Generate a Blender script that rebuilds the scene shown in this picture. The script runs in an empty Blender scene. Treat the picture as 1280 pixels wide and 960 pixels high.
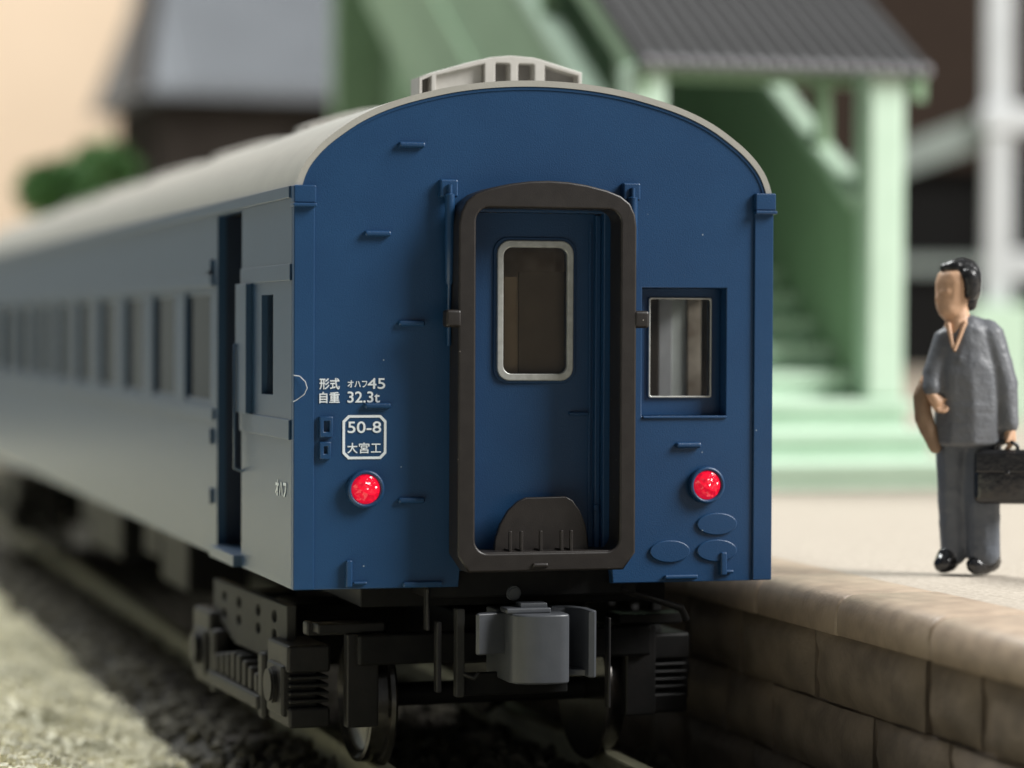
import bpy, bmesh, math, random
import numpy as np
from mathutils import Vector, Matrix
random.seed(7); rng = np.random.default_rng(7)
S = bpy.context.scene
COL = S.collection

# ------------------------------------------------------------------ camera
cd = bpy.data.cameras.new('camera'); cam = bpy.data.objects.new('camera', cd); COL.objects.link(cam)
cd.sensor_width = 36.0; cd.lens = 98.6; cd.clip_start = 0.1; cd.clip_end = 500
cam.matrix_world = Matrix(((0.96129179, 0.00125672, -0.27552952, -4.49756),
                           (-0.27549874, 0.02001135, -0.96109312, -15.15038),
                           (0.0043059, 0.99979896, 0.01958297, 2.54384),
                           (0, 0, 0, 1)))
cd.dof.use_dof = True; cd.dof.focus_distance = 15.75; cd.dof.aperture_fstop = 0.36
S.camera = cam
# ------------------------------------------------------------------ world and lamps (indoor light: a window on the right, a pale room)
w = bpy.data.worlds.new('World'); S.world = w; w.use_nodes = True
bg = w.node_tree.nodes['Background']; bg.inputs[0].default_value = (0.93, 0.97, 1.0, 1); bg.inputs[1].default_value = 0.12
def area(name, target, direction, dist, size, power, color):
    l = bpy.data.lights.new(name, 'AREA'); l.shape = 'RECTANGLE'; l.size = size[0]; l.size_y = size[1]
    l.energy = power; l.color = color
    o = bpy.data.objects.new(name, l); COL.objects.link(o)
    d = Vector(direction).normalized(); o.location = Vector(target) + d * dist
    o.rotation_euler = d.to_track_quat('Z', 'Y').to_euler(); return o
area('window_light', (1, 4, 2), (0.70, -0.42, 0.60), 70, (30, 34), 86000, (1.0, 0.985, 0.96))
area('room_lamp', (0, 10, 2), (-0.16, 0.40, 0.90), 70, (30, 30), 66000, (0.98, 1.0, 0.985))
S.view_settings.view_transform = 'Standard'; S.view_settings.look = 'None'
S.view_settings.exposure = 0.0; S.view_settings.gamma = 1.0; S.view_settings.use_curve_mapping = False
S.cycles.max_bounces = 8; S.cycles.transparent_max_bounces = 12

# ------------------------------------------------------------------ materials
def mat(name, col, rough=0.5, col2=None, scale=8.0, bump=0.0, bscale=60.0, spec=0.5, metal=0.0, specks=None, coat=0.0,
        stretch=(1, 1, 1), detail=4.0, lo=0.35, hi=0.65):
    m = bpy.data.materials.new(name); m.use_nodes = True; nt = m.node_tree; N = nt.nodes; L = nt.links
    p = N['Principled BSDF']; p.inputs['Roughness'].default_value = rough; p.inputs['Metallic'].default_value = metal
    p.inputs['Specular IOR Level'].default_value = spec; p.inputs['Coat Weight'].default_value = coat
    tc = N.new('ShaderNodeTexCoord'); mp = N.new('ShaderNodeMapping'); mp.inputs['Scale'].default_value = stretch
    L.new(tc.outputs['Object'], mp.inputs['Vector'])
    c2 = col2 if col2 else tuple(min(1, c * 0.86) for c in col)
    n = N.new('ShaderNodeTexNoise'); n.inputs['Scale'].default_value = scale; n.inputs['Detail'].default_value = detail
    L.new(mp.outputs[0], n.inputs['Vector'])
    r = N.new('ShaderNodeMapRange'); r.inputs[1].default_value = lo; r.inputs[2].default_value = hi
    L.new(n.outputs['Fac'], r.inputs[0])
    mx = N.new('ShaderNodeMix'); mx.data_type = 'RGBA'
    mx.inputs['A'].default_value = (*col, 1); mx.inputs['B'].default_value = (*c2, 1)
    L.new(r.outputs[0], mx.inputs['Factor']); out = mx.outputs['Result']
    if specks:   # small dust specks: (colour, scale, size)
        v = N.new('ShaderNodeTexVoronoi'); v.inputs['Scale'].default_value = specks[1]; L.new(mp.outputs[0], v.inputs['Vector'])
        s = N.new('ShaderNodeMapRange'); s.inputs[1].default_value = specks[2]; s.inputs[2].default_value = specks[2] * 0.6
        L.new(v.outputs['Distance'], s.inputs[0])
        k = N.new('ShaderNodeMath'); k.operation = 'GREATER_THAN'; k.inputs[1].default_value = 0.72
        sx = N.new('ShaderNodeSeparateColor'); L.new(v.outputs['Color'], sx.inputs[0]); L.new(sx.outputs[0], k.inputs[0])
        ml = N.new('ShaderNodeMath'); ml.operation = 'MULTIPLY'; L.new(s.outputs[0], ml.inputs[0]); L.new(k.outputs[0], ml.inputs[1])
        m2 = N.new('ShaderNodeMix'); m2.data_type = 'RGBA'; m2.inputs['B'].default_value = (*specks[0], 1)
        L.new(out, m2.inputs['A']); L.new(ml.outputs[0], m2.inputs['Factor']); out = m2.outputs['Result']
    L.new(out, p.inputs['Base Color'])
    if bump:
        b = N.new('ShaderNodeTexNoise'); b.inputs['Scale'].default_value = bscale; b.inputs['Detail'].default_value = 3
        L.new(mp.outputs[0], b.inputs['Vector'])
        bp = N.new('ShaderNodeBump'); bp.inputs['Strength'].default_value = bump; bp.inputs['Distance'].default_value = 0.01
        L.new(b.outputs['Fac'], bp.inputs['Height']); L.new(bp.outputs[0], p.inputs['Normal'])
    return m
def glass(name, tint, ior=1.5):
    m = bpy.data.materials.new(name); m.use_nodes = True; nt = m.node_tree; N = nt.nodes; L = nt.links
    N.remove(N['Principled BSDF'])
    t = N.new('ShaderNodeBsdfTransparent'); t.inputs[0].default_value = (*tint, 1)
    g = N.new('ShaderNodeBsdfGlossy'); g.inputs['Roughness'].default_value = 0.03
    lw = N.new('ShaderNodeFresnel'); lw.inputs[0].default_value = ior
    mx = N.new('ShaderNodeMixShader'); L.new(lw.outputs[0], mx.inputs[0]); L.new(t.outputs[0], mx.inputs[1]); L.new(g.outputs[0], mx.inputs[2])
    L.new(mx.outputs[0], N['Material Output'].inputs[0]); return m
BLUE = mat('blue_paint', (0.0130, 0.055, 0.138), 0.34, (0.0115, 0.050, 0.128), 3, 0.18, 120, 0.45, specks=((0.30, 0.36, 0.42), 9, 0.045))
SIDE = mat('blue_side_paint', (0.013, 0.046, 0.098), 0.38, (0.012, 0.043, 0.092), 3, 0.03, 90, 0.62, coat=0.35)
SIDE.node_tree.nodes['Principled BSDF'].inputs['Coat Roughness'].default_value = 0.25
DOORM = mat('shaded_navy_recess', (0.008, 0.016, 0.034), 0.45, (0.007, 0.014, 0.030), 4, 0.05, 60)  # coach blue darkened: recess shade put into the door and jamb colour
GANG = mat('brown_rubber_plastic', (0.0165, 0.0135, 0.012), 0.40, (0.022, 0.0185, 0.0165), 14, 0.10, 140, 0.5, specks=((0.45, 0.42, 0.38), 16, 0.06))
ROOF = mat('pale_grey_roof', (0.40, 0.39, 0.35), 0.45, (0.37, 0.36, 0.325), 5, 0.08, 50, 0.4)
VENT = mat('vent_white_plastic', (0.58, 0.56, 0.52), 0.42, (0.53, 0.51, 0.47), 12, 0.05, 60)
VENTD = mat('vent_recess_grey', (0.30, 0.285, 0.27), 0.5)
SILV = mat('silver_trim', (0.55, 0.56, 0.53), 0.35, (0.45, 0.46, 0.43), 25, 0.1, 80, metal=0.35)
WHITE = mat('white_print', (0.80, 0.86, 0.90), 0.5)
BLACK = mat('black_plastic', (0.006, 0.006, 0.0065), 0.35, (0.010, 0.010, 0.010), 10, 0.1, 50)
BLACK.node_tree.nodes['Principled BSDF'].inputs['Specular IOR Level'].default_value = 0.2
BLACK.node_tree.nodes['Principled BSDF'].inputs['Roughness'].default_value = 0.5
BOGIE = mat('dark_grey_bogie', (0.013, 0.013, 0.013), 0.26, (0.018, 0.017, 0.017), 8, 0.12, 60)
BOGIE.node_tree.nodes['Principled BSDF'].inputs['Specular IOR Level'].default_value = 0.28
BOGIE.node_tree.nodes['Principled BSDF'].inputs['Roughness'].default_value = 0.42
BOGG = mat('grey_bogie_frame', (0.040, 0.040, 0.039), 0.40, (0.032, 0.032, 0.031), 8, 0.1, 60)
BOGG.node_tree.nodes['Principled BSDF'].inputs['Specular IOR Level'].default_value = 0.22
BOGG.node_tree.nodes['Principled BSDF'].inputs['Roughness'].default_value = 0.55
COUP = mat('grey_coupler_plastic', (0.070, 0.076, 0.086), 0.36, (0.080, 0.086, 0.096), 9, 0.06, 60)
STEEL = mat('dark_steel', (0.12, 0.115, 0.11), 0.22, (0.07, 0.066, 0.062), 10, metal=0.9)
INTER = mat('brown_interior', (0.72, 0.63, 0.52), 0.6, (0.26, 0.195, 0.14), 4)
GSTRIP = mat('grey_view_strip', (0.86, 0.87, 0.90), 0.35)  # added strip behind the end window, pale to catch light
PSTRIP = mat('pale_green_view_strip', (0.90, 0.95, 0.91), 0.35)  # pale green of an added strip, for a bright band in the glass
LITP = mat('tan_lit_panel', (0.56, 0.45, 0.33), 0.6, (0.50, 0.40, 0.29), 6)  # paler tan puts the lit strip behind the door glass into colour
BACKP = mat('brown_backing_panel', (0.25, 0.207, 0.162), 0.5, (0.21, 0.174, 0.136), 5)  # added panel's brown, darker beside the lit strip
SEATM = mat('dark_seat', (0.03, 0.035, 0.035), 0.7)
INTERL = mat('tan_interior', (0.90, 0.78, 0.62), 0.6)
GLASS = glass('clear_glass', (0.985, 0.99, 0.985))
GLASSW = glass('dark_saloon_glass', (0.14, 0.165, 0.165), 1.2)
GLASSD = glass('smoked_glass', (0.90, 0.88, 0.85))
RED = mat('red_lens', (0.75, 0.004, 0.02), 0.12, (0.50, 0.002, 0.012), 30, 0.0, 26, 0.7)
nt = RED.node_tree; vo_ = nt.nodes.new('ShaderNodeTexVoronoi'); vo_.inputs['Scale'].default_value = 34
tc_ = nt.nodes.new('ShaderNodeTexCoord'); nt.links.new(tc_.outputs['Object'], vo_.inputs['Vector'])
bp_ = nt.nodes.new('ShaderNodeBump'); bp_.inputs['Strength'].default_value = 0.7; bp_.inputs['Distance'].default_value = 0.02
nt.links.new(vo_.outputs['Distance'], bp_.inputs['Height']); nt.links.new(bp_.outputs[0], nt.nodes['Principled BSDF'].inputs['Normal'])
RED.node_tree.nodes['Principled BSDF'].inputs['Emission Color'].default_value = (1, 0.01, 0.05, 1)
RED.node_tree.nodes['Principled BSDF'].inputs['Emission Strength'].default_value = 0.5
GREEN = mat('pale_green_paint', (0.29, 0.43, 0.275), 0.45, (0.26, 0.39, 0.245), 2, 0.05, 20)
GREENL = mat('mint_step_paint', (0.58, 0.75, 0.60), 0.5, (0.54, 0.71, 0.56), 3, 0.05, 20)
TILE = mat('dark_grey_tile', (0.030, 0.029, 0.030), 0.45, (0.023, 0.0225, 0.023), 6, 0.1, 30)
TILE.node_tree.nodes['Principled BSDF'].inputs['Specular IOR Level'].default_value = 0.2
TILE.node_tree.nodes['Principled BSDF'].inputs['Roughness'].default_value = 0.55
TILEL = mat('tile_end_highlight', (0.27, 0.265, 0.28), 0.35, (0.21, 0.205, 0.22), 20)  # paler than the ribs: eave highlights painted onto their ends
PLAT = mat('platform_sand', (0.455, 0.405, 0.34), 0.85, (0.36, 0.315, 0.26), 26, 0.9, 30, 0.25, detail=8)
COPE = mat('coping_tan_stone', (0.50, 0.39, 0.29), 0.42, (0.39, 0.30, 0.225), 7, 0.35, 34, 0.5)
STONE = mat('wall_stone', (0.31, 0.245, 0.185), 0.6, (0.21, 0.168, 0.13), 5, 0.7, 30, 0.4)
JOINT = mat('wall_joint', (0.11, 0.095, 0.075), 0.8)
RAIL = mat('weathered_rail', (0.36, 0.35, 0.24), 0.5, (0.28, 0.275, 0.19), 6, 0.1, 30, 0.4)
SLEEP = mat('brown_sleeper', (0.060, 0.050, 0.040), 0.7, (0.042, 0.036, 0.03), 6, 0.3, 20)
BALD = mat('dark_ballast', (0.13, 0.12, 0.092), 0.85, (0.06, 0.055, 0.043), 7, 0.3, 30)
BALL = mat('cream_gravel', (0.88, 0.84, 0.66), 0.85, (0.50, 0.48, 0.35), 1.9, 0.3, 24, detail=5, lo=0.42, hi=0.66)
GRD = mat('grey_ground', (0.18, 0.19, 0.19), 0.9, (0.14, 0.15, 0.15), 0.5, 0.2, 10)
SOIL = mat('dark_bed', (0.03, 0.028, 0.024), 0.9, (0.045, 0.042, 0.035), 4, 0.3, 20)
TAN = mat('tan_plaster', (0.86, 0.67, 0.49), 0.7, (0.82, 0.635, 0.46), 0.3)
GROOF = mat('grey_tile_roof', (0.118, 0.128, 0.142), 0.5, (0.095, 0.103, 0.115), 0.8, 0.2, 6)
RWALL = mat('pale_room_wall', (0.40, 0.43, 0.41), 0.8, (0.30, 0.325, 0.31), 0.08)
DARKW = mat('dark_timber_wall', (0.036, 0.030, 0.026), 0.7, (0.027, 0.022, 0.019), 1.5)
DARKW.node_tree.nodes['Principled BSDF'].inputs['Specular IOR Level'].default_value = 0.12
DARKW.node_tree.nodes['Principled BSDF'].inputs['Roughness'].default_value = 0.9
BRICK = mat('brown_brick', (0.036, 0.025, 0.019), 0.8, (0.028, 0.019, 0.015), 3, 0.3, 6)
BRICK.node_tree.nodes['Principled BSDF'].inputs['Specular IOR Level'].default_value = 0.12
BRICK.node_tree.nodes['Principled BSDF'].inputs['Roughness'].default_value = 0.9
PINK = mat('pink_brick', (0.20, 0.125, 0.105), 0.75, (0.165, 0.10, 0.085), 2)
DARKO = mat('dark_opening', (0.008, 0.008, 0.008), 0.7, spec=0.1)
WPOST = mat('white_post_paint', (0.66, 0.68, 0.70), 0.45, (0.60, 0.62, 0.64), 2)
TEAL = mat('grey_teal_beam', (0.25, 0.29, 0.27), 0.5, (0.21, 0.245, 0.23), 2)
LEAF = mat('green_leaf', (0.15, 0.34, 0.11), 0.6, (0.08, 0.21, 0.05), 3)
BARK = mat('bark', (0.07, 0.05, 0.035), 0.8)
SKIN = mat('painted_skin', (0.64, 0.40, 0.255), 0.5, (0.58, 0.355, 0.22), 14, 0.3, 30)
SUIT = mat('painted_grey_suit', (0.125, 0.133, 0.148), 0.46, (0.15, 0.158, 0.172), 9, 0.4, 40, 0.45, specks=((0.20, 0.215, 0.24), 26, 0.08))
TROU = mat('painted_grey_trousers', (0.095, 0.108, 0.130), 0.46, (0.115, 0.128, 0.150), 9, 0.4, 40, 0.45)
HAIR = mat('painted_black_hair', (0.008, 0.008, 0.009), 0.28, (0.014, 0.014, 0.015), 20, 0.7, 30, 0.6)
SHOE = mat('painted_black_shoe', (0.010, 0.010, 0.011), 0.16, (0.03, 0.03, 0.033), 20, 0.9, 26, 0.7)
CASE = mat('black_case_paint', (0.010, 0.010, 0.011), 0.22, (0.014, 0.014, 0.015), 18, 0.4, 22, 0.7, specks=((0.22, 0.22, 0.22), 14, 0.07))
COAT = mat('painted_tan_coat', (0.28, 0.185, 0.115), 0.5, (0.24, 0.155, 0.095), 10, 0.4, 30)
FIBRE = mat('white_fibre', (0.8, 0.82, 0.85), 0.6)

# ------------------------------------------------------------------ helpers
def smooth(me, ang=22):
    me.polygons.foreach_set('use_smooth', [True] * len(me.polygons))
    me.set_sharp_from_angle(angle=math.radians(ang)); return me
WN = set()
def obj(name, me, m=None, parent=None, loc=None, rot=None):
    if m is not None and not me.materials: me.materials.append(m)
    o = bpy.data.objects.new(name, me); COL.objects.link(o)
    if parent: o.parent = parent
    if me.name in WN:
        md = o.modifiers.new('wn', 'WEIGHTED_NORMAL'); md.keep_sharp = True; md.weight = 100
    if loc is not None: o.location = loc
    if rot is not None: o.rotation_euler = rot
    return o
def tag(o, label, cat, group=None):
    o['label'] = label; o['category'] = cat
    if group: o['group'] = group
    return o
def thing(name, label, cat, loc=(0, 0, 0), rotz=0, group=None):
    o = bpy.data.objects.new(name, None); COL.objects.link(o); o.location = loc; o.rotation_euler = (0, 0, rotz)
    o.empty_display_size = 0.2
    return tag(o, label, cat, group)
def bm_mesh(bm, name='m', ang=22):
    bmesh.ops.recalc_face_normals(bm, faces=bm.faces)
    me = bpy.data.meshes.new(name); bm.to_mesh(me); bm.free(); return smooth(me, ang)
def add_box(bm, lo, hi, bevel=0.0, seg=2):
    r = bmesh.ops.create_cube(bm, size=1.0)
    for v in r['verts']:
        v.co = Vector([lo[i] + (v.co[i] + 0.5) * (hi[i] - lo[i]) for i in range(3)])
    if bevel:
        ed = list({e for v in r['verts'] for e in v.link_edges})
        bmesh.ops.bevel(bm, geom=ed, offset=bevel, segments=seg, affect='EDGES', profile=0.5)
def wn(me): WN.add(me.name); return me
def box(lo, hi, bevel=0.0, seg=2):
    bm = bmesh.new(); add_box(bm, lo, hi, bevel, seg); return wn(bm_mesh(bm, ang=50)) if bevel else bm_mesh(bm)
def boxes(lst, bevel=0.0):
    bm = bmesh.new()
    for lo, hi in lst: add_box(bm, lo, hi, bevel)
    return wn(bm_mesh(bm, ang=50)) if bevel else bm_mesh(bm)
def cyl_mesh(r1, r2, h, seg=32, axis='Z', bevel=0.0):
    bm = bmesh.new(); bmesh.ops.create_cone(bm, cap_ends=True, segments=seg, radius1=r1, radius2=r2, depth=h)
    if bevel:
        ed = [e for e in bm.edges if len({round(v.co.z, 5) for v in e.verts}) == 1]
        bmesh.ops.bevel(bm, geom=ed, offset=bevel, segments=2, affect='EDGES')
    if axis == 'X': bmesh.ops.rotate(bm, verts=bm.verts, matrix=Matrix.Rotation(math.pi / 2, 3, 'Y'))
    if axis == 'Y': bmesh.ops.rotate(bm, verts=bm.verts, matrix=Matrix.Rotation(math.pi / 2, 3, 'X'))
    return bm_mesh(bm)
def curve_mesh(cu, ang=22):
    o = bpy.data.objects.new('tmp', cu); COL.objects.link(o)
    me = bpy.data.meshes.new_from_object(o); COL.objects.unlink(o); bpy.data.objects.remove(o)
    me.materials.clear(); return smooth(me, ang)
def plate(loops, d0, d1, bevel=0.0, plane='XZ', seg=2):
    """2-D outline(s) with holes, extruded from depth d0 to d1 along the plane's normal axis"""
    cu = bpy.data.curves.new('c', 'CURVE'); cu.dimensions = '2D'; cu.fill_mode = 'BOTH'
    t = abs(d1 - d0); cu.extrude = max(t / 2 - bevel, 0.0001); cu.bevel_depth = bevel; cu.bevel_resolution = seg; cu.offset = -bevel
    for lp in loops:
        s = cu.splines.new('POLY'); s.points.add(len(lp) - 1); s.use_cyclic_u = True
        for p, q in zip(s.points, lp): p.co = (q[0], q[1], 0, 1)
    me = curve_mesh(cu); mid = (d0 + d1) / 2
    if plane == 'XZ': me.transform(Matrix(((1, 0, 0, 0), (0, 0, -1, mid), (0, 1, 0, 0), (0, 0, 0, 1))))
    elif plane == 'YZ': me.transform(Matrix(((0, 0, 1, mid), (1, 0, 0, 0), (0, 1, 0, 0), (0, 0, 0, 1))))
    else: me.transform(Matrix.Translation((0, 0, mid)))
    bpy.data.curves.remove(cu)
    if bevel: smooth(me, 50); wn(me)
    return me
def rrect(x0, x1, z0, z1, r=0.0, n=6):
    if r <= 0: return [(x0, z0), (x1, z0), (x1, z1), (x0, z1)]
    out = []
    for cx, cz, a0 in ((x1 - r, z0 + r, -90), (x1 - r, z1 - r, 0), (x0 + r, z1 - r, 90), (x0 + r, z0 + r, 180)):
        for i in range(n + 1):
            a = math.radians(a0 + 90 * i / n); out.append((cx + r * math.cos(a), cz + r * math.sin(a)))
    return out
def ellipse(cx, cz, rx, rz, n=32): return [(cx + rx * math.cos(2 * math.pi * i / n), cz + rz * math.sin(2 * math.pi * i / n)) for i in range(n)]
def tube(pts, r, res=3, cyclic=False, radii=None):
    cu = bpy.data.curves.new('c', 'CURVE'); cu.dimensions = '3D'; cu.bevel_depth = r; cu.bevel_resolution = res; cu.use_fill_caps = True
    s = cu.splines.new('POLY'); s.points.add(len(pts) - 1); s.use_cyclic_u = cyclic
    for i, (p, q) in enumerate(zip(s.points, pts)):
        p.co = (*q, 1); p.radius = radii[i] if radii else 1
    me = curve_mesh(cu, 60); bpy.data.curves.remove(cu); return me
def text_mesh(body, size, x, z, y, width=None, bold=0.03):
    cu = bpy.data.curves.new('t', 'FONT'); cu.body = body; cu.size = 1.0
    me = curve_mesh(cu); co = np.empty(len(me.vertices) * 3); me.vertices.foreach_get('co', co); co = co.reshape(-1, 3)
    mn = co.min(0); mx = co.max(0); sx = (width or size) / (mx[0] - mn[0]); sz = size / (mx[1] - mn[1])
    F = [list(p.vertices) for p in me.polygons]; n = len(co); V = []; A = []; b = bold * size
    for k, (dx, dz_) in enumerate(((0, 0), (b, 0), (-b, 0), (0, b), (0, -b), (b * .7, b * .7), (-b * .7, b * .7), (b * .7, -b * .7), (-b * .7, -b * .7))):
        for c in co: V.append((x + (c[0] - mn[0]) * sx + dx, y - 0.0003 * k, z + (c[1] - mn[1]) * sz + dz_))
        A += [[i + n * k for i in f] for f in F]
    out = bpy.data.meshes.new('text'); out.from_pydata(V, [], A); return out
def prism(profile, y0, y1, cap=True):     # closed XZ profile swept along y
    bm = bmesh.new(); a = [bm.verts.new((p[0], y0, p[1])) for p in profile]; b = [bm.verts.new((p[0], y1, p[1])) for p in profile]
    n = len(profile)
    for i in range(n): bm.faces.new((a[i], a[(i + 1) % n], b[(i + 1) % n], b[i]))
    if cap: bm.faces.new(a); bm.faces.new(b[::-1])
    return bm_mesh(bm)

# ------------------------------------------------------------------ setting: ground, track bed, platform
g = obj('ground', box((-70, -25, -1.2), (75, 77, -0.42)), GRD); g['kind'] = 'structure'
tb = obj('track_bed', prism([(-1.55, -0.42), (-1.25, -0.22), (1.25, -0.22), (1.5, -0.42)], -9, 60), SOIL); tb['kind'] = 'structure'
def stones(name, n, fx, size, m, label=None):
    bm = bmesh.new(); bmesh.ops.create_icosphere(bm, subdivisions=1, radius=1.0)
    bv = np.array([v.co[:] for v in bm.verts]); bf = np.array([[v.index for v in f.verts] for f in bm.faces]); bm.free()
    nv = len(bv); P = fx(n)
    sc = rng.uniform(size[0], size[1], (n, 1, 1)) * rng.uniform(0.65, 1.2, (n, 1, 3))
    V = bv[None] * (1 + rng.uniform(-0.28, 0.28, (n, nv, 1))) * sc
    a = rng.uniform(0, 6.28, n); ca, sa = np.cos(a)[:, None], np.sin(a)[:, None]
    V = np.stack([V[..., 0] * ca - V[..., 1] * sa, V[..., 0] * sa + V[..., 1] * ca, V[..., 2]], -1) + P[:, None]
    F = bf[None] + (np.arange(n) * nv)[:, None, None]
    me = bpy.data.meshes.new(name); me.from_pydata(V.reshape(-1, 3).tolist(), [], F.reshape(-1, 3).tolist())
    o = obj(name, me, m); o['kind'] = 'stuff'
    if label: o['label'] = label[0]; o['category'] = label[1]
    return o
def f_dark(n):
    x = rng.uniform(-1.6, 1.5, n); y = -8 + 46 * rng.uniform(0, 1, n) ** 1.5
    z = np.where(np.abs(x) < 1.25, -0.2, -0.2 - 0.7 * (np.abs(x) - 1.25)); return np.stack([x, y, z + rng.uniform(-0.02, 0.03, n)], 1)
def f_light(n):
    x = -1.36 - 6 * rng.uniform(0, 1, n) ** 1.6; y = -2 + 40 * rng.uniform(0, 1, n) ** 1.5
    b = np.clip((-1.36 - x) / 1.2, 0, 1)
    z = -0.36 + 0.30 * b + 0.07 * np.sin(x * 2.3 + y * 1.1) * b - 0.035 + rng.uniform(-0.015, 0.02, n); return np.stack([x, y, z], 1)
stones('ballast', 9000, f_dark, (0.035, 0.075), BALD, ('dark brown ballast stones packed around the track', 'ballast'))
bm = bmesh.new()
nx, ny = 60, 200
vv = [[bm.verts.new((-1.36 - 6.6 * (i / nx) ** 1.4, -8 + 58 * j / ny, 0)) for i in range(nx + 1)] for j in range(ny + 1)]
for row in vv:
    for v in row:
        b = min(1, (-1.36 - v.co.x) / 1.2)
        v.co.z = -0.41 + 0.30 * b + 0.07 * math.sin(v.co.x * 2.3 + v.co.y * 1.1) * b
for j in range(ny):
    for i in range(nx): bm.faces.new((vv[j][i], vv[j + 1][i], vv[j + 1][i + 1], vv[j][i + 1]))
o = obj('gravel_bank', bm_mesh(bm), BALL); o['kind'] = 'structure'
stones('gravel', 36000, f_light, (0.012, 0.038), BALL, ('cream coloured coarse gravel bank beside the track', 'gravel'))
# track
track = thing('railway_track', 'single railway track with dark sleepers and olive weathered rails under the coach', 'track', (0, 0, -0.2))
rp = [(-0.13, -0.06), (0.13, -0.06), (0.13, -0.03), (0.035, 0.0), (0.03, 0.12), (0.06, 0.14), (0.06, 0.19), (0.05, 0.2), (-0.05, 0.2), (-0.06, 0.19), (-0.06, 0.14), (-0.03, 0.12), (-0.035, 0.0), (-0.13, -0.03)]
rail_me = prism(rp, -9, 55)
for s in (-1, 1): obj('rail', rail_me, RAIL, track, (s * 0.72, 0, 0))
sl = box((-1.2, -0.12, -0.09), (1.2, 0.12, 0.015), 0.012)
for i in range(88): obj('sleeper', sl, SLEEP, track, (random.uniform(-0.02, 0.02), -8.5 + i * 0.62, 0))
# platform
ZP = 1.08; XE = 1.55
pl = obj('platform', box((XE + 0.28, -9, -0.42), (60, 75.4, ZP - 0.012)), PLAT); pl['kind'] = 'structure'
prof = [(XE + 0.60, ZP - 0.006), (XE + 0.15, ZP - 0.006), (XE + 0.08, ZP - 0.016), (XE + 0.035, ZP - 0.04), (XE + 0.01, ZP - 0.08), (XE, ZP - 0.13), (XE, ZP - 0.225), (XE + 0.012, ZP - 0.24), (XE + 0.60, ZP - 0.24)]
def coping(length):
    bm = bmesh.new(); n = len(prof); rings = []
    for k, (yy, ins) in enumerate(((0.0, 0.014), (0.012, 0.004), (0.03, 0), (length - 0.03, 0), (length - 0.012, 0.004), (length, 0.014))):
        rings.append([bm.verts.new((x + (ins if i < 8 else 0), yy, z - (ins if i < 4 else 0))) for i, (x, z) in enumerate(prof)])
    for a, b in zip(rings, rings[1:]):
        for i in range(n): bm.faces.new((a[i], a[(i + 1) % n], b[(i + 1) % n], b[i]))
    bm.faces.new(rings[0]); bm.faces.new(rings[-1][::-1]); return bm_mesh(bm, ang=50)
cm = coping(1.236)
for i in range(-5, 22):
    y = -0.62 + 1.25 * i
    obj('coping_stone', cm, COPE, pl, (random.uniform(-0.006, 0.004), y, random.uniform(-0.004, 0.004)))
def block(L, H, seed):
    r = random.Random(seed); bm = bmesh.new(); add_box(bm, (0, 0, 0), (0.26, L, H), 0.0)
    bmesh.ops.subdivide_edges(bm, edges=bm.edges[:], cuts=5, use_grid_fill=True)
    for v in bm.verts:
        e = min(v.co.y, L - v.co.y, v.co.z, H - v.co.z)
        if v.co.x < 0.03: v.co.x += (0.055 if e < 0.01 else 0.012 if e < 0.09 else 0) + r.uniform(-0.010, 0.010)
        v.co.y += r.uniform(-0.012, 0.012) * (0.4 if e < 0.01 else 1); v.co.z += r.uniform(-0.012, 0.012) * (0.4 if e < 0.01 else 1)
    return bm_mesh(bm, ang=60)
lens = (0.62, 0.95, 1.22, 0.78, 1.5); bl = [block(L, 0.395, i) for i, L in enumerate(lens)]
obj('wall_backing', box((XE + 0.16, -9, -0.42), (XE + 0.279, 40, ZP - 0.25)), JOINT, pl)
for row, (z0, y0) in enumerate(((0.435, -5.0), (0.03, -5.36), (-0.375, -4.8))):
    y = y0; k = row
    while y < 13:
        q = (k * 3 + row * 2 + k // 2) % 5; obj('stone_block', bl[q], STONE, pl, (XE + 0.045 + random.uniform(-0.022, 0.018), y, z0)); y += lens[q] + 0.02; k += 1

# ------------------------------------------------------------------ the coach
LEN = 20.0; ZB = 1.10; ZE = 3.33
coach = thing('passenger_coach', 'dark blue model railway coach with pale grey roof and brown gangway frame', 'coach', (0, 0, 0))
half = [(1.395, 3.33), (1.372, 3.40), (1.335, 3.468), (1.27, 3.545), (1.18, 3.622), (1.03, 3.722), (0.84, 3.806), (0.6, 3.874), (0.4, 3.912), (0.2, 3.933)]
def arc(off):
    ctl = [(x, z) for x, z in half] + [(0, 3.94)] + [(-x, z) for x, z in half[::-1]]
    pts = []
    for i in range(len(ctl) - 1):        # Catmull-Rom through the measured points
        p0, p1, p2, p3 = ctl[max(0, i - 1)], ctl[i], ctl[i + 1], ctl[min(len(ctl) - 1, i + 2)]
        for k in range(4):
            t = k / 4; pts.append(tuple(0.5 * (2 * p1[j] + (p2[j] - p0[j]) * t + (2 * p0[j] - 5 * p1[j] + 4 * p2[j] - p3[j]) * t * t + (3 * p1[j] - p0[j] - 3 * p2[j] + p3[j]) * t ** 3) for j in (0, 1)))
    pts.append(ctl[-1]); out = []
    for i, (x, z) in enumerate(pts):
        a = pts[max(0, i - 1)]; b = pts[min(len(pts) - 1, i + 1)]; dx, dz = b[0] - a[0], b[1] - a[1]; L = math.hypot(dx, dz)
        out.append((x - off * dz / L, z + off * dx / L))
    return out
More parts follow.
